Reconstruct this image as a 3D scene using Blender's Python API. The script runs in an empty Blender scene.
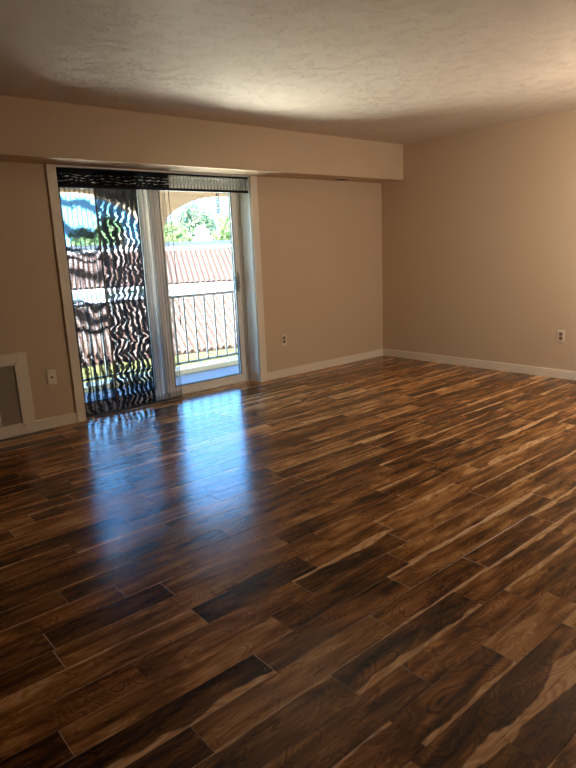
import bpy, bmesh, math, random
from mathutils import Vector, Matrix

random.seed(7)
S = bpy.context.scene
COL = S.collection
PI = math.pi

# ------------------------------------------------------------------ camera
CAM = Vector((-5.6578, -4.8569, 1.3234))
YAW, PITCH, ROLL, FPX = 0.6986, -0.2188, -0.0456, 594.88
fw = Vector((math.sin(YAW)*math.cos(PITCH), math.cos(YAW)*math.cos(PITCH), math.sin(PITCH)))
r0 = Vector((math.cos(YAW), -math.sin(YAW), 0))
u0 = r0.cross(fw)
rr = r0*math.cos(ROLL) + u0*math.sin(ROLL)
uu = -r0*math.sin(ROLL) + u0*math.cos(ROLL)
cam_data = bpy.data.cameras.new('camera')
cam_data.sensor_fit = 'HORIZONTAL'
cam_data.sensor_width = 36.0
cam_data.lens = FPX*36.0/576.0
cam_data.clip_start = 0.05
cam_data.clip_end = 400
cam = bpy.data.objects.new('camera', cam_data)
M = Matrix(((rr.x, uu.x, -fw.x), (rr.y, uu.y, -fw.y), (rr.z, uu.z, -fw.z))).to_4x4()
M.translation = CAM
cam.matrix_world = M
COL.objects.link(cam)
S.camera = cam

# ------------------------------------------------------------------ world, sun, lights, exposure
W = bpy.data.worlds.new('sky')
S.world = W
W.use_nodes = True
wn = W.node_tree
wn.nodes.clear()
wo = wn.nodes.new('ShaderNodeOutputWorld')
wb = wn.nodes.new('ShaderNodeBackground')
wt = wn.nodes.new('ShaderNodeTexCoord')
ws = wn.nodes.new('ShaderNodeSeparateXYZ')
wr = wn.nodes.new('ShaderNodeValToRGB')
wr.color_ramp.elements[0].position = 0.0
wr.color_ramp.elements[0].color = (0.19, 0.56, 1.0, 1)
wr.color_ramp.elements[1].position = 0.55
wr.color_ramp.elements[1].color = (0.12, 0.36, 0.95, 1)
wn.links.new(wt.outputs['Generated'], ws.inputs[0])
wn.links.new(ws.outputs['Z'], wr.inputs[0])
wn.links.new(wr.outputs[0], wb.inputs[0])
wb.inputs[1].default_value = 3.0
wn.links.new(wb.outputs[0], wo.inputs[0])

sd = bpy.data.lights.new('sun', 'SUN')
sd.energy = 13.0
sd.angle = math.radians(0.6)
sd.color = (1.0, 0.95, 0.86)
sun = bpy.data.objects.new('sun', sd)
sun.rotation_euler = Vector((0.45, 0.55, -1.1)).to_track_quat('-Z', 'Y').to_euler()
COL.objects.link(sun)

def area(name, loc, direction, sx, sy, energy, color, portal=False):
    d = bpy.data.lights.new(name, 'AREA')
    d.shape = 'RECTANGLE'
    d.size, d.size_y = sx, sy
    d.energy = energy
    d.color = color
    o = bpy.data.objects.new(name, d)
    o.location = loc
    o.rotation_euler = Vector(direction).to_track_quat('-Z', 'Z').to_euler()
    COL.objects.link(o)
    if portal:
        d.cycles.is_portal = True
    return o

# added fill light without a fixture, unseen to the right of the frame
pd = bpy.data.lights.new('fill_point', 'POINT')
pd.energy = 13
pd.color = (1.0, 0.88, 0.74)
pd.shadow_soft_size = 0.16
po = bpy.data.objects.new('fill_point', pd)
po.location = (-1.25, -3.75, 1.6)
COL.objects.link(po)
# added unseen spot at the same point, brightening the right corner
ld = bpy.data.lights.new('fill_spot', 'SPOT')
ld.energy = 11
ld.color = (1.0, 0.88, 0.74)
ld.shadow_soft_size = 0.14
ld.spot_size = math.radians(165)
ld.spot_blend = 1.0
lo = bpy.data.objects.new('fill_spot', ld)
lo.location = (-1.25, -3.75, 1.6)
lo.rotation_euler = Vector((0.55, 1.0, -0.12)).to_track_quat('-Z', 'Y').to_euler()
COL.objects.link(lo)
# added area light in place of sunlight thrown up from the ground
area('ground_bounce_fill', (-2.5, 5.6, -3.1), (0, 0, 1), 14, 7.5, 5400, (0.98, 1.0, 0.90))
area('door_portal', (-2.9, 0.34, 1.03), (0, -1, 0), 1.9, 2.05, 1, (1, 1, 1), True)

S.view_settings.view_transform = 'Standard'
S.view_settings.look = 'None'
S.view_settings.gamma = 1.0
S.view_settings.use_curve_mapping = False
S.view_settings.exposure = 2.3
S.cycles.transparent_max_bounces = 32
S.cycles.max_bounces = 16
S.cycles.diffuse_bounces = 8

# ------------------------------------------------------------------ node helper
class NT:
    def __init__(s, name):
        s.m = bpy.data.materials.new(name)
        s.m.use_nodes = True
        s.t = s.m.node_tree
        s.t.nodes.clear()
        s.out = s.t.nodes.new('ShaderNodeOutputMaterial')
    def n(s, typ, **kw):
        nd = s.t.nodes.new('ShaderNode'+typ)
        for k, v in kw.items():
            setattr(nd, k, v)
        return nd
    def put(s, sock, v):
        if isinstance(v, bpy.types.NodeSocket):
            s.t.links.new(v, sock)
        else:
            sock.default_value = v
    def math(s, op, a, b=0.0, c=0.0, clamp=False):
        nd = s.n('Math', operation=op, use_clamp=clamp)
        s.put(nd.inputs[0], a); s.put(nd.inputs[1], b); s.put(nd.inputs[2], c)
        return nd.outputs[0]
    def comb(s, x, y, z):
        nd = s.n('CombineXYZ')
        s.put(nd.inputs[0], x); s.put(nd.inputs[1], y); s.put(nd.inputs[2], z)
        return nd.outputs[0]
    def sep(s, v):
        nd = s.n('SeparateXYZ'); s.put(nd.inputs[0], v); return nd.outputs
    def noise(s, vec, scale=1.0, detail=3.0, rough=0.5, dist=0.0):
        nd = s.n('TexNoise')
        s.put(nd.inputs['Vector'], vec)
        nd.inputs['Scale'].default_value = scale
        nd.inputs['Detail'].default_value = detail
        nd.inputs['Roughness'].default_value = rough
        nd.inputs['Distortion'].default_value = dist
        return nd.outputs[0]
    def smooth(s, v, a, b, lo=0.0, hi=1.0):
        nd = s.n('MapRange', interpolation_type='SMOOTHSTEP')
        s.put(nd.inputs[0], v); s.put(nd.inputs[1], a); s.put(nd.inputs[2], b)
        s.put(nd.inputs[3], lo); s.put(nd.inputs[4], hi)
        return nd.outputs[0]
    def ramp(s, v, stops, interp='LINEAR'):
        nd = s.n('ValToRGB')
        cr = nd.color_ramp
        cr.interpolation = interp
        while len(cr.elements) < len(stops):
            cr.elements.new(0.5)
        for e, (p, c) in zip(cr.elements, stops):
            e.position = p
            e.color = (c[0], c[1], c[2], 1) if not isinstance(c, (int, float)) else (c, c, c, 1)
        s.put(nd.inputs[0], v)
        return nd.outputs[0]
    def mix(s, f, a, b, blend='MIX'):
        nd = s.n('Mix', data_type='RGBA', blend_type=blend)
        s.put(nd.inputs[0], f)
        for i, v in ((6, a), (7, b)):
            if isinstance(v, tuple):
                v = (v[0], v[1], v[2], 1)
            s.put(nd.inputs[i], v)
        return nd.outputs[2]
    def obj(s):
        return s.n('TexCoord').outputs['Object']
    def bump(s, h, strength=0.3, dist=0.01):
        nd = s.n('Bump')
        nd.inputs['Strength'].default_value = strength
        nd.inputs['Distance'].default_value = dist
        s.put(nd.inputs['Height'], h)
        return nd.outputs[0]
    def pbr(s, col, rough=0.5, metal=0.0, normal=None, spec=0.5, **kw):
        b = s.n('BsdfPrincipled')
        if isinstance(col, tuple):
            col = (col[0], col[1], col[2], 1)
        s.put(b.inputs['Base Color'], col)
        s.put(b.inputs['Roughness'], rough)
        s.put(b.inputs['Metallic'], metal)
        s.put(b.inputs['Specular IOR Level'], spec)
        if normal is not None:
            s.put(b.inputs['Normal'], normal)
        for k, v in kw.items():
            s.put(b.inputs[k], v)
        return b.outputs[0]
    def done(s, shader):
        s.t.links.new(shader, s.out.inputs[0])
        return s.m

def simple(name, col, rough=0.5, metal=0.0, var=0.06, scale=12, bump=0.0, bscale=200, spec=0.5):
    t = NT(name)
    o = t.obj()
    n = t.noise(o, scale, 3)
    k = t.math('MULTIPLY_ADD', n, 2*var, 1-var)
    c = t.mix(1.0, col, t.comb(k, k, k), 'MULTIPLY')
    nm = t.bump(t.noise(o, bscale, 2), bump, 0.002) if bump else None
    return t.done(t.pbr(c, rough, metal, nm, spec))

# ------------------------------------------------------------------ materials
M_wall = simple('tan_wall_paint', (0.60, 0.455, 0.305), 0.75, var=0.02, scale=2, bump=0.25, bscale=160, spec=0.25)
M_trim = simple('trim_paint', (0.80, 0.70, 0.56), 0.4, var=0.02, scale=5)
M_jamb = simple('jamb_paint', (0.84, 0.83, 0.76), 0.45, var=0.02, scale=5)
M_plate = simple('almond_plastic', (0.72, 0.60, 0.45), 0.35, var=0.01)
M_recep = simple('brown_receptacle', (0.22, 0.15, 0.10), 0.4, var=0.02)
M_slot = simple('dark_slot', (0.02, 0.015, 0.012), 0.6, var=0.0)
M_screw = simple('screw_metal', (0.35, 0.30, 0.25), 0.35, 0.9, var=0.02)
M_vinyl = simple('door_vinyl', (0.82, 0.79, 0.72), 0.4, var=0.02)
M_gasket = simple('grey_gasket', (0.16, 0.19, 0.21), 0.5, var=0.02)
M_handle = simple('white_handle', (0.78, 0.74, 0.68), 0.3, var=0.01)
M_dkhandle = simple('dark_handle', (0.12, 0.14, 0.16), 0.4, var=0.01)
M_black = simple('black_cloth', (0.008, 0.008, 0.010), 0.85, var=0.2, scale=60, spec=0.2)
M_bar = simple('dark_bar', (0.03, 0.027, 0.025), 0.5, var=0.05)
M_tape = simple('brown_edge_tape', (0.10, 0.08, 0.062), 0.7, var=0.05)
M_rail = simple('track_white', (0.70, 0.64, 0.54), 0.35, var=0.02)
M_grille = simple('vent_metal', (0.42, 0.35, 0.27), 0.5, 0.0, var=0.03)
M_duct = simple('duct_dark', (0.015, 0.012, 0.010), 0.8, var=0.05)
M_stucco = simple('balcony_stucco', (0.235, 0.195, 0.152), 0.9, var=0.04, scale=6, bump=0.4, bscale=60, spec=0.2)
M_curb = simple('curb_paint', (0.62, 0.56, 0.38), 0.7, var=0.03)
M_deck = simple('deck_concrete', (0.105, 0.130, 0.155), 0.75, var=0.12, scale=25, bump=0.3, bscale=80)
M_iron = simple('painted_iron', (0.075, 0.084, 0.088), 0.5, 0.0, var=0.05, scale=30)
M_chain = simple('black_chain_iron', (0.012, 0.013, 0.014), 0.6, var=0.05)
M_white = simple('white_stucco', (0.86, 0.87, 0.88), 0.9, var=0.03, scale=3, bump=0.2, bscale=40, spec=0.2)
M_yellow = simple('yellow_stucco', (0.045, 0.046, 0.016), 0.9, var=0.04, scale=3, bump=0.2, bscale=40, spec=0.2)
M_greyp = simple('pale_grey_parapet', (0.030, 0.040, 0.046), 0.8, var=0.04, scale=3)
M_ground = simple('ground_grass', (0.33, 0.36, 0.17), 0.95, var=0.25, scale=0.6, spec=0.1)
M_bark = simple('bark', (0.13, 0.09, 0.06), 0.9, var=0.25, scale=8, bump=0.6, bscale=30)

def mat_ceiling():
    t = NT('stomped_ceiling_plaster')
    o = t.obj()
    x, y, z = t.sep(o)
    w = t.noise(o, 5.0, 4, 0.6)
    v2 = t.n('VectorMath', operation='ADD')
    t.put(v2.inputs[0], o)
    sc = t.n('VectorMath', operation='SCALE')
    nz = t.n('TexNoise'); t.put(nz.inputs['Vector'], o); nz.inputs['Scale'].default_value = 6; nz.inputs['Detail'].default_value = 3
    t.put(sc.inputs[0], nz.outputs[1]); sc.inputs['Scale'].default_value = 0.22
    t.put(v2.inputs[1], sc.outputs[0])
    a = t.noise(v2.outputs[0], 24, 6, 0.65, 0.9)
    ridge = t.math('ABSOLUTE', t.math('SUBTRACT', a, 0.5))
    r1 = t.smooth(ridge, 0.0, 0.06, 1.0, 0.0)
    b = t.smooth(t.noise(v2.outputs[0], 9, 4, 0.6), 0.45, 0.62)
    h = t.math('ADD', t.math('MULTIPLY', r1, b), t.math('MULTIPLY', t.noise(o, 60, 3), 0.45))
    nm = t.bump(h, 0.5, 0.011)
    return t.done(t.pbr((0.66, 0.55, 0.44), 0.75, 0, nm, 0.2))
M_ceil = mat_ceiling()

def mat_floor():
    t = NT('acacia_planks')
    uv = t.n('UVMap', uv_map='plank').outputs[0]
    u, v, _ = t.sep(uv)
    def attr(nm):
        return t.n('Attribute', attribute_name=nm).outputs['Fac']
    seed, tone, sap, side, edge, red = [attr(k) for k in ('seed', 'tone', 'sap', 'sapside', 'edge', 'red')]
    s10 = t.math('MULTIPLY', seed, 37.0)
    us = t.math('ADD', u, t.math('MULTIPLY', seed, 61.0))
    # slow figure whose contours make cathedral arches and swirls
    base = t.noise(t.comb(t.math('MULTIPLY', us, 2.6), t.math('MULTIPLY', v, 9.0), s10), 1.0, 2, 0.45, 0.35)
    rings = t.math('SINE', t.math('MULTIPLY', base, 75.0))
    rings = t.math('MULTIPLY_ADD', rings, 0.5, 0.5)
    vein = t.smooth(rings, 0.80, 1.0)
    fine = t.noise(t.comb(t.math('MULTIPLY', us, 7.0), t.math('MULTIPLY', v, 130.0), s10), 1.0, 4, 0.6, 0.3)
    pores = t.noise(t.comb(t.math('MULTIPLY', us, 22.0), t.math('MULTIPLY', v, 420.0), s10), 1.0, 2, 0.5)
    heart = t.noise(t.comb(t.math('MULTIPLY', us, 3.2), t.math('MULTIPLY', v, 20.0), t.math('ADD', s10, 5.0)), 1.0, 3, 0.55, 0.6)
    broad = t.noise(t.comb(t.math('MULTIPLY', us, 1.9), t.math('MULTIPLY', v, 11.0), t.math('ADD', s10, 15.0)), 1.0, 2, 0.5, 1.2)
    k = t.math('ADD', tone, t.math('MULTIPLY', t.math('SUBTRACT', heart, 0.5), 1.35))
    k = t.math('ADD', k, t.math('MULTIPLY', t.math('SUBTRACT', broad, 0.5), 1.3))
    k = t.math('ADD', k, t.math('MULTIPLY', t.math('SUBTRACT', rings, 0.5), 0.20))
    k = t.math('ADD', k, t.math('MULTIPLY', t.math('SUBTRACT', fine, 0.5), 0.42))
    k = t.math('SUBTRACT', k, t.math('MULTIPLY', vein, t.math('MULTIPLY', broad, 0.50)))
    k = t.math('MULTIPLY_ADD', k, 0.80, 0.205)
    col = t.ramp(k, [(0.0, (0.011, 0.0045, 0.0020)), (0.20, (0.040, 0.0150, 0.0050)), (0.40, (0.128, 0.049, 0.0130)),
                     (0.60, (0.260, 0.112, 0.031)), (0.80, (0.45, 0.225, 0.075)), (1.0, (0.66, 0.37, 0.155))])
    col = t.mix(t.math('MULTIPLY', red, 0.5), col, (1.10, 0.84, 0.62), 'MULTIPLY')
    # pale sapwood along one edge of some boards, with a wandering border
    d = t.math('ABSOLUTE', t.math('SUBTRACT', t.math('MULTIPLY', side, 0.126), v))
    wob = t.noise(t.comb(t.math('MULTIPLY', us, 3.0), t.math('MULTIPLY', v, 6.0), t.math('ADD', s10, 9.0)), 1.0, 3, 0.5, 0.3)
    lim = t.math('MULTIPLY', sap, t.math('MULTIPLY_ADD', t.math('SUBTRACT', wob, 0.5), 4.2, 0.8))
    sm = t.smooth(t.math('SUBTRACT', lim, d), -0.002, 0.005)
    sapc = t.ramp(t.math('ADD', t.math('MULTIPLY', fine, 0.6), t.math('MULTIPLY', rings, 0.35)),
                  [(0.15, (0.42, 0.200, 0.075)), (0.5, (0.64, 0.36, 0.155)), (0.85, (0.80, 0.52, 0.265))])
    col = t.mix(sm, col, sapc)
    # pores and small knots
    pm = t.smooth(pores, 0.62, 0.75, 0.0, 0.45)
    col = t.mix(pm, col, (0.02, 0.010, 0.006))
    vo = t.n('TexVoronoi', feature='F1')
    t.put(vo.inputs['Vector'], t.comb(t.math('MULTIPLY', us, 2.0), t.math('MULTIPLY', v, 8.0), s10))
    vo.inputs['Scale'].default_value = 1.0
    kn = t.smooth(t.math('ADD', vo.outputs['Distance'], t.math('MULTIPLY', fine, 0.10)), 0.085, 0.13, 0.85, 0.0)
    col = t.mix(kn, col, (0.012, 0.006, 0.004))
    # board-edge bevels paled in colour, standing in for reflected window light
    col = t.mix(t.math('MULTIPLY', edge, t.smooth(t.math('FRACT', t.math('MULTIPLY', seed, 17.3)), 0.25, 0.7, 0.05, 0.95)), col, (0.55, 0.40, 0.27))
    rough = t.math('ADD', t.math('MULTIPLY_ADD', edge, 0.4, 0.14), t.math('MULTIPLY', fine, 0.08))
    nm = t.bump(t.math('ADD', t.math('MULTIPLY', fine, 0.6), t.noise(t.comb(t.math('MULTIPLY', us, 3.0), t.math('MULTIPLY', v, 14.0), s10), 1.0, 2)), 0.10, 0.004)
    return t.done(t.pbr(col, rough, 0, nm, t.math('MULTIPLY_ADD', edge, -0.22, 0.24)))
M_floor = mat_floor()

def mat_glass():
    t = NT('clear_glass')
    tr = t.n('BsdfTransparent'); tr.inputs[0].default_value = (0.95, 0.97, 0.96, 1)
    gl = t.n('BsdfGlossy'); gl.inputs['Roughness'].default_value = 0.0
    fr = t.n('Fresnel'); fr.inputs[0].default_value = 1.45
    mx = t.n('MixShader')
    t.put(mx.inputs[0], fr.outputs[0]); t.put(mx.inputs[1], tr.outputs[0]); t.put(mx.inputs[2], gl.outputs[0])
    return t.done(mx.outputs[0])
M_glass = mat_glass()

def cloth_shader(t, alpha, col=(0.010, 0.010, 0.012)):
    df = t.n('BsdfDiffuse')
    t.put(df.inputs[0], (col[0], col[1], col[2], 1) if isinstance(col, tuple) else col)
    tl = t.n('BsdfTranslucent')
    t.put(tl.inputs[0], (col[0], col[1], col[2], 1) if isinstance(col, tuple) else col)
    m1 = t.n('MixShader'); m1.inputs[0].default_value = 0.35
    t.put(m1.inputs[1], df.outputs[0]); t.put(m1.inputs[2], tl.outputs[0])
    tr = t.n('BsdfTransparent')
    mx = t.n('MixShader')
    t.put(mx.inputs[0], alpha); t.put(mx.inputs[1], tr.outputs[0]); t.put(mx.inputs[2], m1.outputs[0])
    return mx.outputs[0]

def fine_lines(t, c, pitch, width):
    f = t.math('FRACT', t.math('DIVIDE', c, pitch))
    return t.smooth(t.math('ABSOLUTE', t.math('SUBTRACT', f, 0.5)), width*0.5, width, 1.0, 0.0)

def mat_sheer_bands():
    # UV: u in metres from the panel's left edge, v = height above the floor
    t = NT('sheer_with_dark_bands')
    u, z, _ = t.sep(t.n('UVMap', uv_map='cloth').outputs[0])
    n1 = t.noise(t.comb(t.math('MULTIPLY', u, 5.0), t.math('MULTIPLY', z, 3.0), 2.3), 1, 2)
    n2 = t.noise(t.comb(t.math('MULTIPLY', u, 45.0), t.math('MULTIPLY', z, 45.0), 4.3), 1, 2)
    arc = t.math('MULTIPLY', t.math('POWER', t.math('SUBTRACT', u, 0.22), 2.0), -1.1)
    zz = t.math('ADD', z, t.math('ADD', arc, t.math('MULTIPLY', t.math('SUBTRACT', n1, 0.5), 0.26)))
    zz = t.math('ADD', zz, t.math('MULTIPLY', t.math('SUBTRACT', n2, 0.5), 0.055))
    st = [(0.0, 0.0)]
    for c, h, a in [(0.745, 0.028, .97), (0.835, 0.040, .96), (0.935, 0.030, .98), (1.20, 0.050, 0.95),
                    (1.34, 0.018, .97), (1.42, 0.034, 0.965), (1.57, 0.040, 0.965), (1.75, 0.042, 0.95)]:
        st += [((c-h*1.4)/2, 0.0), ((c-h*.55)/2, a), ((c+h*.55)/2, a), ((c+h*1.4)/2, 0.0)]
    bands = t.ramp(t.math('MULTIPLY', zz, 0.5), [(p, v) for p, v in st[1:][:32]])
    # lower part: upright wavy stripes
    n3 = t.noise(t.comb(t.math('MULTIPLY', u, 2.0), t.math('MULTIPLY', z, 7.0), 7.7), 1, 2)
    ph = t.math('ADD', t.math('MULTIPLY', u, 2*PI/0.075), t.math('ADD', t.math('MULTIPLY', n3, 11.0), t.math('MULTIPLY', n2, 3.0)))
    ph = t.math('ADD', ph, t.math('MULTIPLY', z, 9.0))
    ver = t.smooth(t.math('SINE', ph), -0.35, 0.35, 0.0, 0.95)
    low = t.smooth(t.math('ADD', z, t.math('MULTIPLY', u, 0.25)), 0.56, 0.72, 1.0, 0.0)
    pat = t.math('ADD', t.math('MULTIPLY', bands, t.math('SUBTRACT', 1.0, low)), t.math('MULTIPLY', ver, low))
    ln = t.math('MULTIPLY', fine_lines(t, u, 0.040, 0.22), 0.80)
    hl = t.math('MULTIPLY', fine_lines(t, z, 0.034, 0.16), 0.25)
    a = t.math('MAXIMUM', pat, t.math('MAXIMUM', ln, hl))
    top = t.smooth(z, 1.845, 1.90, 0.0, 0.55)
    a = t.math('MAXIMUM', a, top)
    a = t.math('MULTIPLY_ADD', a, 0.80, 0.195)
    return t.done(cloth_shader(t, a))
M_sheer = mat_sheer_bands()

def mat_zebra():
    t = NT('black_wavy_openwork')
    u, z, _ = t.sep(t.n('UVMap', uv_map='cloth').outputs[0])
    s1 = t.noise(t.comb(t.math('MULTIPLY', u, 1.5), t.math('MULTIPLY', z, 4.6), 1.7), 1, 1, 0.5)
    s2 = t.noise(t.comb(t.math('MULTIPLY', u, 5.0), t.math('MULTIPLY', z, 15.0), 3.1), 1, 2, 0.5)
    s3 = t.noise(t.comb(t.math('MULTIPLY', u, 60.0), t.math('MULTIPLY', z, 45.0), 8.1), 1, 2, 0.5)
    ph = t.math('MULTIPLY', u, 2*PI/0.053)
    ph = t.math('ADD', ph, t.math('MULTIPLY', s1, 26.0))
    ph = t.math('ADD', ph, t.math('MULTIPLY', s2, 12.0))
    ph = t.math('ADD', ph, t.math('MULTIPLY', s3, 2.6))
    sn = t.math('SINE', ph)
    s4 = t.noise(t.comb(t.math('MULTIPLY', u, 9.0), t.math('MULTIPLY', z, 9.0), 6.1), 1, 2, 0.5)
    thr = t.math('MULTIPLY_ADD', t.math('SUBTRACT', s4, 0.5), 1.6, 0.48)
    gap = t.math('SUBTRACT', sn, thr)
    bl = t.smooth(gap, -0.15, 0.38, 1.0, 0.0)
    brk = t.smooth(t.noise(t.comb(t.math('MULTIPLY', u, 26.0), t.math('MULTIPLY', z, 17.0), 5.5), 1, 2), 0.50, 0.60, 0.0, 0.97)
    a = t.math('MAXIMUM', bl, brk)
    top = t.smooth(z, 1.64, 1.82, 0.0, 0.985)
    a = t.math('MAXIMUM', a, top)
    sel = t.math('MAXIMUM', t.smooth(u, 0.0, 0.012, 1.0, 0.0), t.smooth(u, 0.362, 0.370, 0.0, 1.0))
    a = t.math('MAXIMUM', a, sel)
    a = t.math('MULTIPLY_ADD', a, 0.82, 0.165)
    return t.done(cloth_shader(t, a))
M_zebra = mat_zebra()

def mat_plain_sheer():
    t = NT('plain_grey_sheer')
    u, z, _ = t.sep(t.n('UVMap', uv_map='cloth').outputs[0])
    n = t.noise(t.comb(t.math('MULTIPLY', u, 30.0), t.math('MULTIPLY', z, 1.2), 2.2), 1, 3, 0.6)
    ln = fine_lines(t, u, 0.031, 0.24)
    a = t.math('ADD', t.math('MULTIPLY', ln, 0.22), t.smooth(n, 0.40, 0.70, 0.0, 0.30))
    edge = t.math('MAXIMUM', t.smooth(u, 0.268, 0.288, 0.0, 0.38), t.smooth(u, 0.0, 0.006, 0.5, 0.0))
    hem = t.smooth(z, 0.06, 0.09, 0.30, 0.0)
    a = t.math('ADD', t.math('MAXIMUM', a, edge), t.math('ADD', hem, 0.20))
    return t.done(cloth_shader(t, a, (0.22, 0.205, 0.19)))
M_plain = mat_plain_sheer()

def mat_valance():
    t = NT('pleated_valance_sheer')
    u, z, _ = t.sep(t.n('UVMap', uv_map='cloth').outputs[0])
    # left half: thick black with glints painted in as thin pale threads; right half: plain pleats
    n1 = t.noise(t.comb(t.math('MULTIPLY', u, 7.0), t.math('MULTIPLY', z, 10.0), 2.3), 1, 2)
    n2 = t.noise(t.comb(t.math('MULTIPLY', u, 28.0), t.math('MULTIPLY', z, 60.0), 6.3), 1, 2)
    ph = t.math('ADD', t.math('MULTIPLY', z, 2*PI/0.024), t.math('MULTIPLY', n1, 14.0))
    op = t.smooth(t.math('ADD', t.math('SINE', ph), t.math('MULTIPLY', t.math('SUBTRACT', n2, 0.5), 2.4)), 0.70, 1.3, 0.0, 1.0)
    inband = t.math('MULTIPLY', t.smooth(z, 1.925, 1.935), t.smooth(z, 1.995, 2.01, 1.0, 0.0))
    aL = t.math('SUBTRACT', 0.99, t.math('MULTIPLY', t.math('MULTIPLY', op, inband), 0.15))
    ln = fine_lines(t, u, 0.036, 0.20)
    lowg = t.smooth(z, 1.94, 1.955, 0.0, 1.0)
    aR = t.math('ADD', 0.42, t.math('ADD', t.math('MULTIPLY', ln, 0.32), t.math('MULTIPLY', lowg, 0.15)))
    left = t.smooth(u, 0.975, 0.985, 1.0, 0.0)
    a = t.math('ADD', t.math('MULTIPLY', aL, left), t.math('MULTIPLY', aR, t.math('SUBTRACT', 1.0, left)))
    c = t.mix(left, (0.20, 0.19, 0.17), (0.010, 0.010, 0.012))
    c = t.mix(t.math('MULTIPLY', t.math('MULTIPLY', op, inband), left), c, (0.62, 0.58, 0.50))
    return t.done(cloth_shader(t, a, c))
M_val = mat_valance()

def mat_tiles():
    t = NT('terracotta_tiles')
    o = t.obj()
    n = t.noise(o, 2.6, 3, 0.6)
    n2 = t.noise(o, 0.7, 2, 0.6)
    c = t.ramp(t.math('ADD', t.math('MULTIPLY', n, 0.6), t.math('MULTIPLY', n2, 0.4)),
               [(0.3, (0.100, 0.070, 0.055)), (0.5, (0.125, 0.094, 0.076)), (0.7, (0.150, 0.120, 0.100))])
    uu_, vv_, _ = t.sep(t.n('UVMap', uv_map='tile').outputs[0])
    fu = t.math('FRACT', uu_)
    ch = t.math('MULTIPLY', t.smooth(fu, 0.62, 0.72), t.smooth(fu, 0.97, 1.0, 1.0, 0.0))
    fv = t.math('FRACT', vv_)
    lip = t.math('MAXIMUM', t.smooth(fv, 0.0, 0.07, 0.55, 0.0), t.smooth(fv, 0.93, 1.0, 0.0, 0.55))
    c = t.mix(t.math('MAXIMUM', t.math('MULTIPLY', ch, 0.85), lip), c, (0.050, 0.026, 0.018))
    return t.done(t.pbr(c, 0.95, 0, None, 0.0))
M_tiles = mat_tiles()

def mat_leaf(name, c1, c2):
    t = NT(name)
    o = t.obj()
    c = t.mix(t.noise(o, 1.3, 3), c1, c2)
    df = t.n('BsdfDiffuse'); t.put(df.inputs[0], c)
    tl = t.n('BsdfTranslucent'); t.put(tl.inputs[0], c)
    m = t.n('MixShader'); m.inputs[0].default_value = 0.5
    t.put(m.inputs[1], df.outputs[0]); t.put(m.inputs[2], tl.outputs[0])
    return t.done(m.outputs[0])
M_leafs = [mat_leaf('leaf_yellow_green', (0.19, 0.26, 0.08), (0.28, 0.33, 0.14)),
           mat_leaf('leaf_mid_green', (0.15, 0.23, 0.09), (0.23, 0.30, 0.14)),
           mat_leaf('leaf_pale_green', (0.19, 0.26, 0.15), (0.27, 0.33, 0.21))]

# ------------------------------------------------------------------ mesh helpers
class MB:
    def __init__(s):
        s.bm = bmesh.new()
    def box(s, x0, x1, y0, y1, z0, z1, bev=0.0, seg=2):
        r = bmesh.ops.create_cube(s.bm, size=1.0)
        vs = r['verts']
        for v in vs:
            v.co = Vector((x0+(v.co.x+.5)*(x1-x0), y0+(v.co.y+.5)*(y1-y0), z0+(v.co.z+.5)*(z1-z0)))
        if bev > 0:
            es = list({e for v in vs for e in v.link_edges})
            bmesh.ops.bevel(s.bm, geom=es, offset=bev, segments=seg, affect='EDGES', profile=0.6)
        return s
    def cyl(s, a, b, r, n=12, r2=None):
        a, b = Vector(a), Vector(b)
        d = b-a
        q = Vector((0, 0, 1)).rotation_difference(d.normalized()).to_matrix().to_4x4()
        mt = Matrix.Translation((a+b)/2) @ q
        bmesh.ops.create_cone(s.bm, cap_ends=True, segments=n, radius1=r, radius2=r if r2 is None else r2, depth=d.length, matrix=mt)
        return s
    def torus(s, c, R, r, axis='Z', n=20, m=8, sx=1.0):
        vs = []
        for i in range(n):
            row = []
            for j in range(m):
                A, B = 2*PI*i/n, 2*PI*j/m
                x, y, z = (R+r*math.cos(B))*math.cos(A)*sx, (R+r*math.cos(B))*math.sin(A), r*math.sin(B)
                p = {'Z': (x, y, z), 'Y': (x, z, y), 'X': (z, x, y)}[axis]
                row.append(s.bm.verts.new(Vector(c)+Vector(p)))
            vs.append(row)
        for i in range(n):
            for j in range(m):
                s.bm.faces.new((vs[i][j], vs[(i+1) % n][j], vs[(i+1) % n][(j+1) % m], vs[i][(j+1) % m]))
        return s
    def prism(s, pts, y0, y1):
        a = [s.bm.verts.new((x, y0, z)) for x, z in pts]
        b = [s.bm.verts.new((x, y1, z)) for x, z in pts]
        n = len(pts)
        s.bm.faces.new(a); s.bm.faces.new(b[::-1])
        for i in range(n):
            s.bm.faces.new((a[i], b[i], b[(i+1) % n], a[(i+1) % n]))
        return s
    def build(s, name, mat, parent=None, smooth=False):
        bmesh.ops.recalc_face_normals(s.bm, faces=s.bm.faces)
        me = bpy.data.meshes.new(name)
        s.bm.to_mesh(me); s.bm.free()
        me.materials.append(mat)
        if smooth:
            for p in me.polygons:
                p.use_smooth = True
        o = bpy.data.objects.new(name, me)
        COL.objects.link(o)
        if parent:
            o.parent = parent
            if parent.location.length:
                o.matrix_parent_inverse = Matrix.Translation(-parent.location)
                par = parent.parent
        return o

def part(mb, name, mat, parent, smooth=False):
    """mesh given in world coordinates, linked below parent so that it stays where it is"""
    o = mb.build(name, mat, None, smooth)
    o.parent = parent
    off = Vector((0, 0, 0))
    q = parent
    while q is not None:
        off += q.location
        q = q.parent
    o.matrix_parent_inverse = Matrix.Identity(4)
    me = o.data
    me.transform(Matrix.Translation(-off))
    return o

def empty(name, loc, label=None, cat=None, group=None, kind=None):
    o = bpy.data.objects.new(name, None)
    o.empty_display_size = 0.1
    o.location = loc
    COL.objects.link(o)
    return tag(o, label, cat, group, kind)

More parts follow.
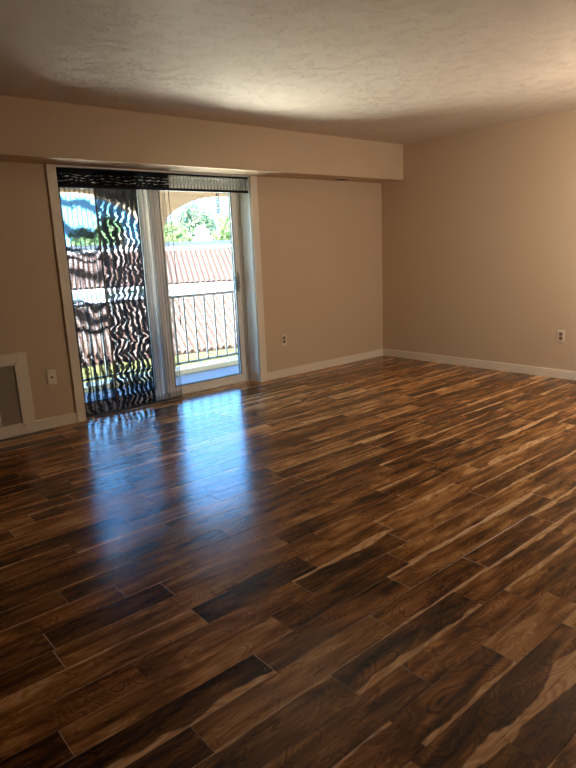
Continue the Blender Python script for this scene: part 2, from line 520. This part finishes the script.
def tag(o, label=None, cat=None, group=None, kind=None):
    if label: o['label'] = label
    if cat: o['category'] = cat
    if group: o['group'] = group
    if kind: o['kind'] = kind
    return o

def struct(mb, name, mat, label=None, cat=None):
    return tag(mb.build(name, mat), label, cat, None, 'structure')

# ------------------------------------------------------------------ room shell
H, ZS, SD = 2.44, 2.06, 0.325
X0, Y0 = -9.6, -8.6           # left and rear wall faces
OL, OR = -3.845, -1.950       # door opening
struct(MB().box(X0-.15, OL, 0, .30, -.15, 2.75).box(OR, .15, 0, .30, -.15, 2.75).box(OL, OR, 0, .30, ZS, 2.75),
       'wall_back', M_wall, 'tan painted wall with the sliding balcony door', 'wall')
struct(MB().box(0, .15, Y0-.15, 0, -.15, 2.6), 'wall_right', M_wall, 'plain tan painted wall on the right with one outlet', 'wall')
struct(MB().box(X0-.15, X0, Y0-.15, 0, -.15, 2.6), 'wall_left', M_wall, 'tan painted wall left of the camera', 'wall')
struct(MB().box(X0, 0, Y0-.15, Y0, -.15, 2.6), 'wall_front', M_wall, 'tan painted wall behind the camera', 'wall')
struct(MB().box(X0-.15, .15, Y0-.15, 0.0, H, H+.2), 'ceiling', M_ceil, 'textured plaster ceiling with stomped pattern', 'ceiling')
struct(MB().box(X0, 0, -SD, 0, ZS, H), 'ceiling_soffit', M_wall, 'tan boxed soffit running along the top of the door wall', 'soffit')

# ------------------------------------------------------------------ plank floor (one mesh, one face set per board)
PW, PY = 0.126, -2.517
explicit = {   # row: (joint x positions, {segment index from left: (tone, sap, side, red)})
    -4: ([-4.48], {}), -3: ([-4.80, -3.99], {}), -2: ([-4.366], {}), -1: ([-4.648], {}),
    0: ([-4.986, -4.195], {0: (.30, 0, 0, .3), 1: (.24, 0, 0, .6), 2: (.42, 0, 0, .3)}),
    1: ([-4.80], {0: (.40, .008, 1, .7), 1: (.45, .006, 0, .3)}),
    2: ([-5.129, -4.651, -4.05], {0: (.25, 0, 0, .4), 1: (.14, 0, 0, .1), 2: (.46, 0, 0, .2), 3: (.25, 0, 0, .2)}),
    3: ([-4.484, -3.9], {0: (.50, 0, 0, .2), 1: (.34, 0, 0, .1), 2: (.50, 0, 0, .4)}),
    4: ([-5.45, -4.656, -4.1], {1: (.62, .010, 1, .4), 2: (.05, 0, 0, 0), 3: (.5, .02, 0, .4)}),
    5: ([-4.965, -4.25], {0: (.40, 0, 0, .7), 1: (.48, 0, 0, .3), 2: (.26, .02, 1, .2)}),
    6: ([-5.255, -4.462, -3.80], {0: (.22, 0, 0, .5), 1: (.66, 0, 0, .2), 2: (.28, 0, 0, .6), 3: (.6, .02, 0, .5)}),
    7: ([-5.4, -4.642, -3.95], {1: (.10, .030, 0, .1), 2: (.32, 0, 0, .6), 3: (.45, .02, 1, .4)}),
    8: ([-4.965, -4.20, -3.6], {0: (.20, 0, 0, .6), 1: (.55, .005, 0, .1), 2: (.30, .012, 0, .7), 3: (.4, 0, 0, .6)}),
    9: ([-4.524, -3.85], {0: (.42, .018, 1, .2), 1: (.16, .022, 0, .3), 2: (.5, .02, 1, .7)}),
    10: ([-4.96, -4.330, -3.70], {1: (.36, 0, 0, .3), 2: (.42, 0, 0, .9), 3: (.4, .02, 1, .6)}),
    11: ([-4.535, -4.054, -3.60], {0: (.40, .014, 1, .8), 1: (.36, .020, 0, .9), 2: (.72, .0, 0, .3), 3: (.4, 0, 0, .6)}),
    12: ([-4.60, -3.75], {1: (.30, .030, 0, .6)}),
    13: ([-4.36, -3.85], {1: (.34, .026, 1, .9)}),
}
def make_floor():
    rnd = random.Random(21)
    bm = bmesh.new()
    uvl = bm.loops.layers.uv.new('plank')
    keys = ('seed', 'tone', 'sap', 'sapside', 'edge', 'red')
    lay = {k: bm.faces.layers.float.new(k) for k in keys}
    bev, dep = 0.0019, 0.0010
    kmin = int(math.floor((PY-0.16)/PW)) - 1
    kmax = int(math.ceil((PY-Y0)/PW))
    for k in range(kmin, kmax+1):
        yt = PY - PW*k
        yb = yt - PW
        top_lim = 0.165
        if yb >= top_lim: continue
        xs, props = explicit.get(k, ([], {}))
        xs = list(xs)
        prop_of = {}
        for i, pr in props.items():
            lo = xs[i-1] if i > 0 else None
            prop_of[lo] = pr
        js = list(xs) if xs else [rnd.uniform(-4.6, -3.6)]
        if not xs: pass
        x = js[-1]
        while x < 0:
            x += rnd.choice((rnd.uniform(.42, .8), rnd.uniform(.75, 1.25)))
            js.append(min(x, 0))
        x = js[0]
        left = []
        while x > X0:
            x -= rnd.choice((rnd.uniform(.42, .8), rnd.uniform(.75, 1.25)))
            left.append(max(x, X0))
        js = left[::-1] + js
        lo_first = xs[0] if xs else None
        for a, b in zip(js[:-1], js[1:]):
            x0, x1, y0, y1 = a, b, yb, min(yt, top_lim)
            if y0 > 0 - 1e-6 or y1 > 0:
                if x1 < OL or x0 > OR:
                    if y0 >= 0: continue
                    y1 = min(y1, 0.0)
                elif y1 > 0:
                    x0, x1 = (max(x0, OL), min(x1, OR)) if y0 >= 0 else (x0, x1)
                    if y0 < 0 and (x0 < OL or x1 > OR): y1 = 0.0 if (x0 < OL-0.3 or x1 > OR+0.3) else y1
            if x1-x0 < 0.01 or y1-y0 < 0.005: continue
            pr = prop_of.get(a) if a in prop_of else (prop_of.get(None) if (lo_first is not None and abs(b-lo_first) < 1e-9) else None)
            if pr is None:
                tone = min(1.0, max(0.0, rnd.choice((rnd.gauss(.32, .08), rnd.gauss(.42, .09), rnd.gauss(.54, .12)))))
                sap = rnd.choice((0, 0, rnd.uniform(.003, .010), rnd.uniform(.006, .02), rnd.uniform(.012, .04)))
                pr = (tone, sap, rnd.randint(0, 1), rnd.random()*.8)
            vals = (rnd.random(), pr[0], pr[1], pr[2], 0.0, pr[3])
            o = [bm.verts.new((px, py, -dep)) for px, py in ((x0, y0), (x1, y0), (x1, y1), (x0, y1))]
            i_ = [bm.verts.new((px, py, 0)) for px, py in ((x0+bev, y0+bev), (x1-bev, y0+bev), (x1-bev, y1-bev), (x0+bev, y1-bev))]
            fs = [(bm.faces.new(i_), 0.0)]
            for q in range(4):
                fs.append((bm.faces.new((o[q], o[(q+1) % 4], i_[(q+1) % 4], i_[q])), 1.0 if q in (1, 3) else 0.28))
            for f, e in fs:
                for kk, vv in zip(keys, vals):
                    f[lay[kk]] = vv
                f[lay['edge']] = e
                for l in f.loops:
                    l[uvl].uv = (l.vert.co.x-x0, l.vert.co.y-y0)
    # sub-floor body below the boards
    me = bpy.data.meshes.new('floor')
    mb = MB(); mb.bm.free(); mb.bm = bm
    for (a, b, c, d) in ((X0, 0, Y0, 0), (OL, OR, 0, .30)):
        pass
    bm.normal_update()
    bm.to_mesh(me); bm.free()
    me.materials.append(M_floor)
    o = bpy.data.objects.new('floor', me)
    COL.objects.link(o)
    return tag(o, 'dark glossy acacia plank floor with pale sapwood streaks', 'floor', None, 'structure')
make_floor()
struct(MB().box(X0-.15, .15, Y0-.15, 0, -.15, -.0012).box(OL, OR, 0, .30, -.15, -.0012), 'floor_base', M_bar, 'slab under the plank floor', 'floor')

# ------------------------------------------------------------------ trim
BH = 0.088
def bb(mb, x0, x1, y0, y1):
    return mb.box(x0, x1, y0, y1, 0.0, BH, 0.004)
CL, CR = -3.915, -1.872       # outer edges of the casing
GX0, GX1 = -4.960, -4.252     # vent frame
struct(bb(bb(MB(), GX1, CL, -.014, 0), X0, GX0, -.014, 0), 'baseboard_left', M_trim, 'tan baseboard between vent frame and door casing', 'baseboard')
struct(bb(bb(MB(), CR, -.014, -.014, 0), OR-.014, OR-.0125+.0, .02, .155), 'baseboard_back', M_trim, 'cream baseboard right of the balcony door', 'baseboard')
struct(bb(MB(), -.014, 0, Y0, 0), 'baseboard_right', M_trim, 'cream baseboard along the right wall', 'baseboard')
struct(bb(MB(), X0, -.014, Y0, Y0+.014), 'baseboard_front', M_trim, 'cream baseboard behind the camera', 'baseboard')
struct(MB().box(CL, OL+.004, -.018, 0, 0, ZS, .004).box(OL, OL+.012, 0, .165, 0, ZS), 'trim_1', M_trim, 'flat casing left of the balcony door', 'casing')
struct(MB().box(OR-.004, CR, -.018, 0, 0, ZS, .004), 'trim_2', M_trim, 'flat casing right of the balcony door', 'casing')
struct(MB().box(OR-.012, OR, 0, .165, 0, ZS).box(OL+.012, OR-.012, -.005, .165, ZS-.012, ZS), 'trim_3', M_jamb, 'pale jamb boards lining the door recess', 'jamb')

# ------------------------------------------------------------------ sliding door
D = empty('door_1', (-2.9, .23, 0), 'cream framed sliding glass door to the balcony', 'door', None, 'structure')
L0, L1, MS0, MS1, R0, R1 = -3.833, -3.745, -3.030, -2.860, -2.050, -1.962
fr = MB().box(OL, L0+.030, .17, .29, 0, ZS, .003).box(R1-.030, OR, .17, .29, 0, ZS, .003)
fr.box(OL, OR, .17, .29, ZS-.05, ZS, .003).box(OL, OR, .165, .30, -.001, .022, .003)
part(fr, 'door_frame', M_vinyl, D)
def door_panel(name, x0, x1, ls, rs, y0, y1):
    zb, zt = .022, 2.01
    m = MB().box(x0, x0+ls, y0, y1, zb, zt, .004).box(x1-rs, x1, y0, y1, zb, zt, .004)
    m.box(x0+ls, x1-rs, y0, y1, zb, .082, .004).box(x0+ls, x1-rs, y0, y1, 1.93, zt, .004)
    f = part(m, name, M_vinyl, D)
    a, b, c, d = x0+ls, x1-rs, .082, 1.93
    g = MB()
    w = .010
    for yy in (y0-.001, y1-.007):
        g.box(a, a+w, yy, yy+.008, c, d).box(b-w, b, yy, yy+.008, c, d).box(a+w, b-w, yy, yy+.008, c, c+w).box(a+w, b-w, yy, yy+.008, d-w, d)
    part(g, 'gasket', M_gasket, f)
    ym = (y0+y1)/2
    part(MB().box(a, b, ym-.003, ym+.003, c, d), 'glass_pane', M_glass, f)
    return f
door_panel('fixed_panel', L0+.03, MS0+.10, .058, .098, .238, .278)
sp = door_panel('sliding_panel', MS0+.075, R1-.028, .095, .062, .182, .224)
# pull handle and latch on the right stile
hm = MB().box(R0-.012+.02, R0+.010+.02, .160, .182, .94, 1.15, .006).box(R0+.013, R0+.025, .135, .160, .965, 1.125, .005)
part(hm, 'handle', M_handle, sp)
part(MB().box(R0-.030, R0-.010, .150, .183, .955, 1.10, .005), 'pull_grip', M_dkhandle, sp)
part(MB().box(R0+.040, R0+.062, .168, .182, 1.02, 1.12, .004).cyl((R0+.051, .168, 1.08), (R0+.051, .155, 1.08), .008), 'latch', M_handle, sp)

# ------------------------------------------------------------------ curtains on a sliding track
CY = 0.040
def cloth(name, mat, x0, x1, z0, z1, yc, amp, wl, parent, ends=0.0, nx=None, nz=30, sag=0.0):
    nx = nx or max(24, int((x1-x0)/0.006))
    bm = bmesh.new()
    uvl = bm.loops.layers.uv.new('cloth')
    rows = []
    for j in range(nz+1):
        z = z0+(z1-z0)*j/nz
        row = []
        for i in range(nx+1):
            u = i/nx
            x = x0+(x1-x0)*u
            y = yc + amp*math.sin(2*PI*(x-x0)/wl + .6*math.sin(z*2.1))
            if ends:
                e = max(0.0, (x-(x1-ends))/ends)
                y += .020*e**2
                if x0 == VX0:
                    e2 = max(0.0, ((x0+ends)-x)/ends)
                    y += .02*e2**2
            row.append(bm.verts.new((x, y, z-sag*4*u*(1-u))))
        rows.append(row)
    for j in range(nz):
        for i in range(nx):
            f = bm.faces.new((rows[j][i], rows[j][i+1], rows[j+1][i+1], rows[j+1][i]))
            f.smooth = True
            for l, (a, b) in zip(f.loops, ((i, j), (i+1, j), (i+1, j+1), (i, j+1))):
                l[uvl].uv = ((x1-x0)*a/nx, z0+(z1-z0)*b/nz)
    me = bpy.data.meshes.new(name)
    bm.to_mesh(me); bm.free()
    me.materials.append(mat)
    o = bpy.data.objects.new(name, me)
    COL.objects.link(o)
    o.parent = parent
    me.transform(Matrix.Translation(-parent.location))
    return o
VX0, VX1 = -3.828, -1.966
def panel(x0, x1, y, mat, label, amp=.003, wl=.12, tape=None, barmat=None):
    e = empty('sliding_curtain', ((x0+x1)/2, y, 0.0), label, 'curtain', 'sheer panels on the sliding track over the balcony door')
    cloth('fabric', mat, x0, x1, .022, 2.0, y, amp, wl, e)
    part(MB().box(x0, x1, y-.005, y+.005, .006, .024, .002), 'bottom_bar', barmat or M_bar, e)
    part(MB().box(x0, x1, y-.004, y+.004, 1.995, 2.016, .002), 'top_carrier', M_bar, e)
    if tape:
        for tx in tape:
            part(MB().box(tx-.006, tx+.006, y-.009, y-.005, .024, 1.995), 'edge_tape', M_tape, e)
    return e
panel(-3.824, -3.525, CY+.012, M_sheer, 'sheer see-through panel with dark curved bands, nearest the left casing', .0025, .08)
panel(-3.532, -3.153, CY-.004, M_zebra, 'dense black panel with wavy zebra openwork, second from the left casing', .0025, .10, tape=(-3.526,))
p3 = panel(-3.158, -2.868, CY+.010, M_plain, 'plain grey sheer panel hanging in front of the door meeting stiles', .004, .062)
wd = MB().cyl((-2.852, .012, 2.0), (-2.840, .008, .72), .0035, 8).cyl((-2.840, .008, .80), (-2.840, .008, .70), .0055, 8)
part(wd, 'pull_wand', M_tape, p3)

v = empty('curtain_valance', ((VX0+VX1)/2, -.004, 1.895), 'pleated black sheer valance across the top of the balcony door', 'valance')
cloth('pleated_band', M_val, VX0, VX1, 1.905, 2.040, -.004, .0028, .036, v, ends=.05, nx=420, nz=8)
def strip(name, z0, z1):
    bm = bmesh.new()
    nx = 200
    loops = []
    for i in range(nx+1):
        x = VX0+(VX1-VX0)*i/nx
        e = max(0.0, (x-(VX1-.05))/.05); e2 = max(0.0, ((VX0+.05)-x)/.05)
        y = -.010+.020*e**2+.02*e2**2
        loops.append([bm.verts.new((x, y+dy, z)) for dy, z in ((0, z0), (0, z1), (.011, z1), (.011, z0))])
    for a, b in zip(loops[:-1], loops[1:]):
        for q in range(4):
            bm.faces.new((a[q], a[(q+1) % 4], b[(q+1) % 4], b[q]))
    bm.faces.new(loops[0]); bm.faces.new(loops[-1][::-1])
    m = MB(); m.bm.free(); m.bm = bm
    part(m, name, M_black, v)
strip('top_band', 2.028, 2.043)
strip('bottom_band', 1.898, 1.918)
tk = tag(MB().box(OL+.014, OR-.014, CY-.018, CY+.030, 2.0165, 2.0475, .003).build('curtain_track', M_rail), 'pale curtain track under the soffit above the balcony door', 'curtain track')

# ------------------------------------------------------------------ return-air vent in the left of the door wall
g = empty('return_air_vent', ((GX0+GX1)/2, 0, 0), 'dark slatted return air vent in a wide tan wooden frame', 'vent')
vm = MB().box(GX1-.075, GX1, -.020, 0, 0, .650, .003).box(GX0, GX0+.075, -.020, 0, 0, .650, .003)
vm.box(GX0+.075, GX1-.075, -.020, 0, .585, .650, .003).box(GX0+.075, GX1-.075, -.020, 0, 0, .072, .003)
part(vm, 'wooden_frame', M_trim, g)
a0, a1, b0, b1 = GX0+.075, GX1-.075, .072, .585
mm = MB().box(a0, a0+.022, -.024, -.004, b0, b1, .002).box(a1-.022, a1, -.024, -.004, b0, b1, .002)
mm.box(a0+.022, a1-.022, -.024, -.004, b0, b0+.024, .002).box(a0+.022, a1-.022, -.024, -.004, b1-.024, b1, .002)
mf = part(mm, 'metal_frame', M_trim, g)
for sx in (a0+.011, a1-.011):
    for sz in (b0+.012, b1-.012):
        part(MB().cyl((sx, -.024, sz), (sx, -.027, sz), .006, 10), 'screw', M_screw, mf)
part(MB().box(a0+.022, a1-.022, -.004, -.001, b0+.024, b1-.024), 'backing', M_duct, g)
lm = MB()
nl = 30
for i in range(nl):
    z = b0+.030+(b1-b0-.060)*i/(nl-1)
    bm = lm.bm
    pts = [(-.020, z-.0055), (-.019, z-.0065), (-.005, z+.0050), (-.006, z+.0060)]
    va = [bm.verts.new((a0+.022, y, zz)) for y, zz in pts]
    vb = [bm.verts.new((a1-.022, y, zz)) for y, zz in pts]
    bm.faces.new(va); bm.faces.new(vb[::-1])
    for q in range(4):
        bm.faces.new((va[q], vb[q], vb[(q+1) % 4], va[(q+1) % 4]))
part(lm, 'louvres', M_grille, g)
part(MB().box(-4.512, -4.500, -.0235, -.018, b0+.024, .20, .001), 'damper_lever', M_trim, g)

# ------------------------------------------------------------------ wall plates
def outlet(loc, rot, label):
    e = empty('power_outlet', loc, label, 'outlet')
    e.rotation_euler = (0, 0, rot)
    def lp(mb, name, mat, par):
        o = mb.build(name, mat); o.parent = par; return o
    pl = lp(MB().box(-.036, .036, -.007, 0, -.060, .060, .003), 'cover_plate', M_plate, e)
    for dz in (-.020, .020):
        r = lp(MB().box(-.0165, .0165, -.010, -.006, dz-.0145, dz+.0145, .004), 'receptacle', M_recep, e)
        lp(MB().box(-.0075, -.005, -.0106, -.0095, dz-.002, dz+.007).box(.005, .0075, -.0106, -.0095, dz-.002, dz+.007).cyl((0, -.0095, dz-.008), (0, -.0106, dz-.008), .0026, 8), 'slots', M_slot, r)
    lp(MB().cyl((0, -.007, 0), (0, -.0085, 0), .003, 10), 'screw', M_screw, pl)
    return e
outlet((-1.610, 0, .405), 0, 'almond duplex outlet right of the balcony door')
outlet((0, -2.228, .416), PI/2*-1 + 0, 'almond duplex outlet low on the plain right wall')
e = empty('jack_plate', (-4.074, 0, .417), 'tan wall plate with one dark jack between vent and door', 'wall plate')
def lp(mb, name, mat, par):
    o = mb.build(name, mat); o.parent = par; return o
lp(MB().box(-.036, .036, -.007, 0, -.060, .060, .003), 'cover_plate', M_trim, e)
lp(MB().box(-.009, .009, -.0085, -.006, -.007, .007, .002).cyl((0, -.0085, 0), (0, -.012, 0), .0045, 12), 'jack', M_slot, e)
for dz in (-.042, .042):
    lp(MB().cyl((0, -.007, dz), (0, -.0085, dz), .003, 10), 'screw', M_screw, e)

# round fixture in the soffit underside
f = empty('recessed_fixture', (-.80, -.135, ZS), 'small round dark fixture recessed in the soffit underside', 'ceiling fixture')
part(MB().torus((-.80, -.135, ZS-.001), .088, .009, 'Z', 32, 8), 'trim_ring', M_wall, f, True)
part(MB().cyl((-.80, -.135, ZS-.0005), (-.80, -.135, ZS-.006), .080, 32, .060), 'dark_insert', M_duct, f)

# ------------------------------------------------------------------ balcony
struct(MB().box(-5.2, .9, .30, 1.46, -.22, -.03), 'balcony_floor', M_deck, 'grey concrete balcony floor', 'balcony floor')
struct(MB().box(-5.2, .9, 1.17, 1.40, -.03, .030, .006), 'balcony_curb', M_curb, 'cream painted curb at the balcony edge', 'curb')
struct(MB().box(-5.2, .9, .30, 1.46, 2.35, 2.6), 'balcony_ceiling', M_stucco, 'beige stucco balcony ceiling', 'balcony ceiling')
struct(MB().box(-5.35, -5.2, .30, 1.46, -.22, 2.6), 'balcony_wall_left', M_stucco, 'beige stucco end wall of the balcony', 'balcony wall')
struct(MB().box(.9, 1.05, .30, 1.46, -.22, 2.6), 'balcony_wall_right', M_stucco, 'beige stucco end wall of the balcony', 'balcony wall')
def arch_wall():
    # piers and two elliptical arches as one wall
    m = MB()
    y0, y1 = 1.28, 1.46
    arcs = [(-4.10, -2.405, 1.594, .406), (-2.220, -.525, 1.594, .406)]
    m.box(-5.2, -4.10, y0, y1, -.03, 2.6).box(-2.405, -2.220, y0, y1, -.03, 2.6).box(-.525, .9, y0, y1, -.03, 2.6)
    for xa, xb, zb, rise in arcs:
        c, a = (xa+xb)/2, (xb-xa)/2
        n = 36
        for i in range(n):
            A, B = PI*i/n, PI*(i+1)/n
            xA, zA = c-a*math.cos(A), zb+rise*math.sin(A)
            xB, zB = c-a*math.cos(B), zb+rise*math.sin(B)
            m.prism([(xA, zA), (xB, zB), (xB, 2.6), (xA, 2.6)], y0, y1)
    bmesh.ops.remove_doubles(m.bm, verts=m.bm.verts, dist=1e-5)
    return m
struct(arch_wall(), 'balcony_arch_wall', M_stucco, 'beige stucco balcony wall with two low arches', 'arch wall')

def railing(x0, x1, label):
    y = 1.34
    e = empty('balcony_railing', ((x0+x1)/2, y, .03), label, 'railing', 'iron railings in the balcony arches')
    part(MB().box(x0, x1, y-.022, y+.022, .848, .880, .004), 'top_rail', M_iron, e)
    part(MB().box(x0, x1, y-.012, y+.012, .062, .086, .003), 'bottom_rail', M_iron, e)
    n = int(round((x1-x0)/.146))
    for i in range(n):
        x = x0+(i+.5)*(x1-x0)/n
        part(MB().box(x-.009, x+.009, y-.009, y+.009, .086, .848), 'baluster', M_iron, e)
    for x in (x0+.40, x1-.40):
        part(MB().box(x-.012, x+.012, y-.012, y+.012, .030, .062).box(x-.03, x+.03, y-.03, y+.03, .030, .036), 'foot', M_curb, e)
    for x, s in ((x0, 1), (x1, -1)):
        for z in (.864, .074):
            part(MB().box(min(x, x+s*.008), max(x, x+s*.008), y-.03, y+.03, z-.03, z+.03, .002), 'wall_flange', M_iron, e)
    return e
railing(-2.220, -.525, 'dark iron railing with upright bars seen through the clear glass')
railing(-4.10, -2.405, 'dark iron railing with upright bars behind the black patterned panels')

ch = empty('hanging_chain', (-1.725, .90, 2.35), 'thin dark chain hanging from the balcony ceiling', 'chain')
part(MB().cyl((-1.725, .9, 2.35), (-1.725, .9, 2.32), .004, 8).torus((-1.725, .9, 2.306), .020, .005, 'Y', 14, 6), 'hook', M_chain, ch)
z = 2.284
k = 0
while z > 1.76:
    part(MB().torus((-1.725, .9, z), .020, .0070, 'Y' if k % 2 else 'X', 12, 6), 'link', M_chain, ch, True)
    z -= .030; k += 1

# ------------------------------------------------------------------ outside: buildings, trees, ground
M_bounce = simple('pale_bounce_slab', (0.80, 0.78, 0.70), 0.9, var=0.06, scale=2, spec=0.2)  # unseen bright reflector slab, added to throw sun up to the ceiling
struct(MB().box(-40, 40, 1.6, 8.0, -3.2, -3.17), 'bounce_slab', M_bounce, 'unseen pale slab below the balcony, added to bounce sun into the room', 'bounce_slab')
struct(MB().box(-90, 120, 1.6, 160, -3.4, -3.2), 'ground', M_ground, 'sunlit ground between the buildings', 'ground')

def tile_roof(x0, x1, ye, ze, yr, zr, pitch=.30, step=.38):
    bm = bmesh.new()
    L = math.hypot(yr-ye, zr-ze)
    dy, dz = (yr-ye)/L, (zr-ze)/L
    ny, nz_ = -dz, dy
    nrow = max(2, int(round(L/step)))
    ncol = int((x1-x0)/pitch)
    prof = [(0, 0), (.10, .055), (.25, .085), (.42, .085), (.57, .055), (.68, 0), (.84, -.022)]
    rows = []
    uvl = bm.loops.layers.uv.new('tile')
    uvs = {}
    for r in range(nrow):
        for (t, lift) in ((r*L/nrow, .022), ((r+1)*L/nrow, 0.0)):
            row = []
            for c in range(ncol):
                for (px, ph) in prof:
                    h = ph*1.25+lift
                    vtx = bm.verts.new((x0+(c+px)*pitch, ye+dy*t+ny*h, ze+dz*t+nz_*h))
                    uvs[vtx] = (c+px, r+(0.02 if lift else 0.98))
                    row.append(vtx)
            rows.append(row)
    for a, b in zip(rows[:-1], rows[1:]):
        for i in range(len(a)-1):
            f = bm.faces.new((a[i], a[i+1], b[i+1], b[i]))
            for l in f.loops:
                l[uvl].uv = uvs[l.vert]
            if i % len(prof) == len(prof)-1:
                pass
    # underside slab so the roof has a body
    w = [bm.verts.new(p) for p in ((x0, ye, ze-.03), (x1, ye, ze-.03), (x1, yr, zr-.03), (x0, yr, zr-.03))]
    bm.faces.new(w)
    m = MB(); m.bm.free(); m.bm = bm
    return m

def kid(mb, name, mat, par):
    o = mb.build(name, mat)
    o.parent = par
    return o
ZG = 3.2      # ground lies this far below the room floor; building parts use heights above ground
n_ = empty('tiled_building', (4.03, 10.0, -ZG), 'low building with steep pink tile roof just beyond the balcony railing', 'building', 'tiled roofs across the way')
n_.rotation_euler = (0, 0, -.2)
kid(tile_roof(-15, 8, 0, ZG-1.43, 2.2, ZG+.05, .20, .30), 'tile_roof', M_tiles, n_)
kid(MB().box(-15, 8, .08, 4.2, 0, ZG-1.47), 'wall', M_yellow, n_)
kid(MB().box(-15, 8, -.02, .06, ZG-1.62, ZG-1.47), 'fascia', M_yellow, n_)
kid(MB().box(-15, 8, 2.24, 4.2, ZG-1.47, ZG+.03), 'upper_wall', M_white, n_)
b_ = empty('tiled_building', (13.5, 24.0, -ZG), 'farther building with white walls, higher tiled roof and white chimney', 'building', 'tiled roofs across the way')
b_.rotation_euler = (0, 0, -.445)
kid(tile_roof(-32, 20, 0, ZG-.18, 4.15, ZG+1.75), 'tile_roof', M_tiles, b_)
kid(MB().box(-32, 20, .3, 4.2, 0, ZG-.20), 'wall', M_white, b_)
kid(MB().box(-32, 20, -.06, .06, ZG-.34, ZG-.20), 'gutter', M_white, b_)
kid(MB().box(-32, 20, 4.20, 4.45, ZG+1.5, ZG+1.92, .02), 'ridge_cap', M_white, b_)
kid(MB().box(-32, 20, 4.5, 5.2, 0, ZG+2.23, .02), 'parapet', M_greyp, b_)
cm = MB().box(-.40, .75, 5.25, 6.2, ZG+1.5, ZG+2.50, .05).box(-.24, .58, 5.35, 6.1, ZG+2.50, ZG+2.98, .06).box(-.32, .66, 5.3, 6.15, ZG+2.72, ZG+2.84, .04)
cm.box(-.10, .44, 5.45, 6.0, ZG+2.98, ZG+3.22, .09)
kid(cm, 'chimney', M_white, b_)

def tree(x, y, h, rad, mat, label, n=2600, seed=1, leaf=.30):
    rnd = random.Random(seed)
    zb = -3.2
    e = empty('leafy_tree', (x, y, zb), label, 'tree', 'trees beyond the tiled roofs')
    m = MB()
    m.cyl((x, y, zb), (x+.2, y, zb+h*.55), .28, 10, .16)
    blobs = []
    for i in range(9):
        a = rnd.uniform(0, 2*PI); rr_ = rad*rnd.uniform(.15, .62)
        z = zb+h*rnd.uniform(.48, .86)
        c = Vector((x+rr_*math.cos(a), y+rr_*math.sin(a), z))
        blobs.append((c, rad*rnd.uniform(.34, .52)))
        m.cyl((x+.15, y, zb+h*.42), c, .09, 6, .03)
    blobs.append((Vector((x, y, zb+h*.86)), rad*.42))
    part(m, 'trunk', M_bark, e)
    bm = bmesh.new()
    for i in range(n):
        c, r = rnd.choice(blobs)
        while True:
            d = Vector((rnd.uniform(-1, 1), rnd.uniform(-1, 1), rnd.uniform(-1, 1)))
            if .2 < d.length <= 1: break
        p = c + d*r*(.55+.45*d.length)
        a = Vector((rnd.gauss(0, 1), rnd.gauss(0, 1), rnd.gauss(0, 1))).normalized()
        b = a.orthogonal().normalized()
        s = leaf*rnd.uniform(.6, 1.2)
        q = a.cross(b)
        vs = [bm.verts.new(p+b*s), bm.verts.new(p+q*s*.45+a*s*.1), bm.verts.new(p-b*s), bm.verts.new(p-q*s*.45+a*s*.1)]
        bm.faces.new(vs)
    mm = MB(); mm.bm.free(); mm.bm = bm
    part(mm, 'foliage', mat, e)
    return e
tree(20.4, 40, 7.4, 2.4, M_leafs[0], 'yellow-green leafy tree left of the white chimney', seed=3)
tree(28.3, 50, 10.4, 3.2, M_leafs[2], 'tall pale green tree rising behind the white chimney', seed=4)
tree(26.4, 40, 8.3, 2.4, M_leafs[0], 'bright yellow-green tree right of the white chimney', seed=5)
tree(35.5, 50, 8.6, 3.2, M_leafs[1], 'mid green tree partly cut off by the right door stile', seed=6)
tree(18.7, 49, 8.6, 3.0, M_leafs[1], 'mid green tree behind the plain grey sheer panel', seed=7)
tree(7.5, 36, 6.2, 2.6, M_leafs[0], 'yellow-green tree behind the banded sheer panel', seed=8)
tree(13.4, 42, 7.0, 2.7, M_leafs[1], 'mid green tree behind the dense black panel', seed=9)
